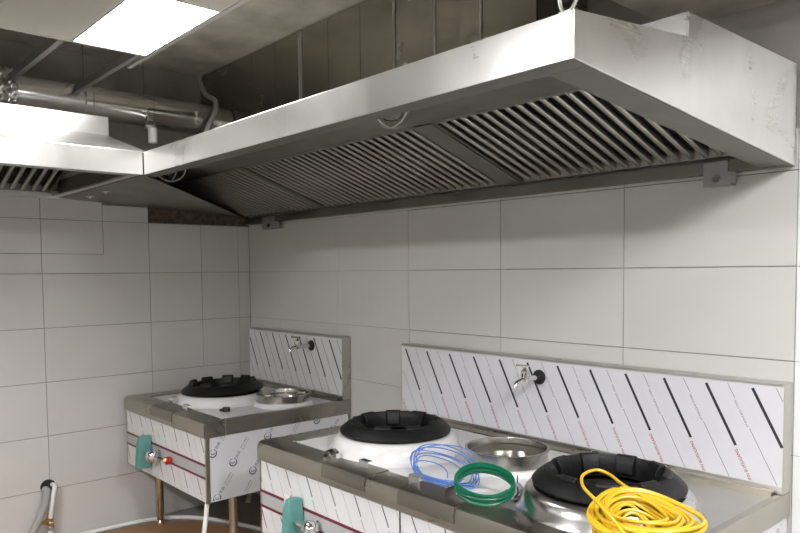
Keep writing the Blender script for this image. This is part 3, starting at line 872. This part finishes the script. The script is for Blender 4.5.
for _ in range(6):
    pts = [pts[0]] + [tuple(.25 * a + .5 * b + .25 * c for a, b, c in zip(pts[i - 1], pts[i], pts[i + 1])) for i in range(1, len(pts) - 1)] + [pts[-1]]
loop = bez([pts[-1], (3.178, -.656, .895), (3.107, -.620, .905), (3.067, -.627, .913), (3.066, -.695, .912), (3.113, -.766, .905), (3.197, -.829, .897), (3.290, -.885, .875), (3.34, -.90, .84)], 8)
ym = MB().tube(pts[:-1] + [tuple(q) for q in loop], .0046, 7)
yo = ym.build('cable_coil', 'yellow', loc=(cy[0], cy[1], .79), smooth=True)
tag(yo, 'yellow cable coil piled against the bare steel bowl of the double range', 'cable')

# green coil: tidy turns leaning towards the room
gp = []
gc = Vector((2.765, -.775, .835)); rx = Matrix.Rotation(math.radians(16), 3, Vector((.66, .75, 0)))
for i in range(7 * 36 + 1):
    a = 2 * PI * i / 36; q = i / 36
    v = Vector(((.088 + .003 * math.sin(q * 2.1)) * math.cos(a), (.088 + .003 * math.sin(q * 2.1)) * math.sin(a), -.016 + .0052 * q + .002 * math.sin(3 * a + q)))
    gp.append(gc + rx @ v)
zmin = min(p.z for p in gp)
gp = [p + Vector((0, 0, max(0, surf(p.x, p.y) + .007 - p.z))) for p in gp]
tag(MB().tube(gp, .0045, 7).build('cable_coil', 'green', loc=tuple(gc), smooth=True), 'green cable wound into a neat ring on the front rim', 'cable')

# blue cable: loose loops
bp_ = []
bc = Vector((2.475, -.69, .80))
for i in range(8 * 30 + 1):
    a = 2 * PI * i / 30; q = i / 30; j = int(q); f = q - j
    r0, r1 = random.Random(j + 31), random.Random(j + 32)
    mix = lambda lo, hi: (lo + (hi - lo) * r0.random()) * (1 - f) + (lo + (hi - lo) * r1.random()) * f
    la = mix(.10, .20); lb = mix(.04, .11); lift = mix(.0, .085); ph = mix(-.5, .5); ox_ = mix(-.045, .045); oy_ = mix(-.03, .03)
    # long axis to the right in the room, +x +y
    u_ = la * math.cos(a + ph); v_ = lb * math.sin(a + ph)
    x = bc.x + ox_ + u_ * .93 - v_ * .35; y = bc.y + oy_ + u_ * .02 + v_ * .93
    z = ZR - .003 + .003 * j * .6 + lift * max(0, math.sin(a + ph - .4 + .5 * math.cos(a)))
    bp_.append((x, y, max(z, surf(x, y) + .004 + .0015 * j)))
tag(MB().tube(bez(bp_[::2], 3), .0022, 6).build('cable_coil', 'blue', loc=tuple(bc), smooth=True), 'thin blue cable in loose loops on the white worktop film', 'cable')

# small clip standing on the worktop film
ck = thing('wall_clip', 'small grey-green plug with a pin lying on the worktop film', 'clip', (2.797, -.655, ZR - .0075))
MB().lathe([(.022, ZR - .0075), (.023, ZR + .004), (.017, ZR + .022), (.008, ZR + .034), (.003, ZR + .037)], (2.797, -.655), 10).build('clip_body', 'bracket', ck, smooth=False)
MB().rod((2.797, -.655, ZR + .036), (2.795, -.654, ZR + .062), .0022, 6).build('pin', 'black', ck)
for s_ in (-1, 1):
    MB().tube(bez([(2.797 + s_ * .006, -.677, ZR - .004), (2.797 + s_ * .016, -.673, ZR + .010), (2.797 + s_ * .008, -.665, ZR + .028)], 4), .003, 6).build('clip_arm', 'black', ck)

# hoses out of the wall
MB().tube([(.0005, -1.293, .318), (.006, -1.293, .318)], .040, 24).build('hole_collar', 'black', wl, smooth=True)
g = bez([(.0065, -1.309, .306), (.045, -1.312, .296), (.065, -1.335, .22), (.07, -1.39, .11), (.075, -1.45, .022)], 24)
tag(MB().tube(g, .019, 12, rfun=lambda i, n: .019 + .0018 * (i % 2)).build('drain_hose', 'grey_hose', smooth=True), 'grey ribbed drain hose coming out of the hole in the left wall', 'hose')
ht = thing('water_tube', 'white water tube with brass fittings coming out of the wall hole', 'tube', (.05, -1.3, 0))
wt = MB().tube(bez([(.0065, -1.272, .327), (.040, -1.270, .322), (.055, -1.285, .26), (.052, -1.298, .16), (.05, -1.305, .014)], 10), .0125, 12).build('tube', 'white_plastic', ht, smooth=True)
for z_, r_, m_ in ((.155, .016, 'brass'), (.128, .0165, 'brass'), (.105, .017, 'bracket')):
    MB().tube([(.052, -1.298, z_), (.051, -1.300, z_ - .016)], r_, 14).build('fitting', m_, wt)
MB().tube([(.055, -1.312, .142), (.060, -1.346, .139)], .011, 12).build('cross_fitting', 'brass', wt, smooth=True)

sh = [(.06, -1.25), (.06, -.98), (.095, -.73), (.24, -.55), (.51, -.415), (.86, -.325), (1.3, -.30), (1.5, -.45), (1.5, -2.2), (.06, -2.2)]
tag(MB().prism(sh, 'z', .0002, .004).build('floor_sheet', 'brown_sheet', bevel=.001), 'brown protective sheet laid on the floor below the single range', 'floor sheet')
# tube hanging from the corner of the single range, and the white hose on the floor
tag(MB().tube(bez([(1.075, -.872, .386), (1.08, -.885, .30), (1.10, -.92, .15), (1.13, -.96, .012)], 12), .0115, 10).build('drain_tube', 'white_plastic', smooth=True),
    'white tube hanging from the front corner of the single range', 'tube')
tag(MB().tube(bez([(.03, -1.25, .0135), (.035, -.98, .013), (.07, -.72, .013), (.22, -.53, .013), (.50, -.39, .013), (.85, -.30, .013), (1.3, -.27, .013)], 12), .0125, 10).build('floor_hose', 'white_plastic', smooth=True),
    'white hose curving over the brown floor below the single range', 'hose')
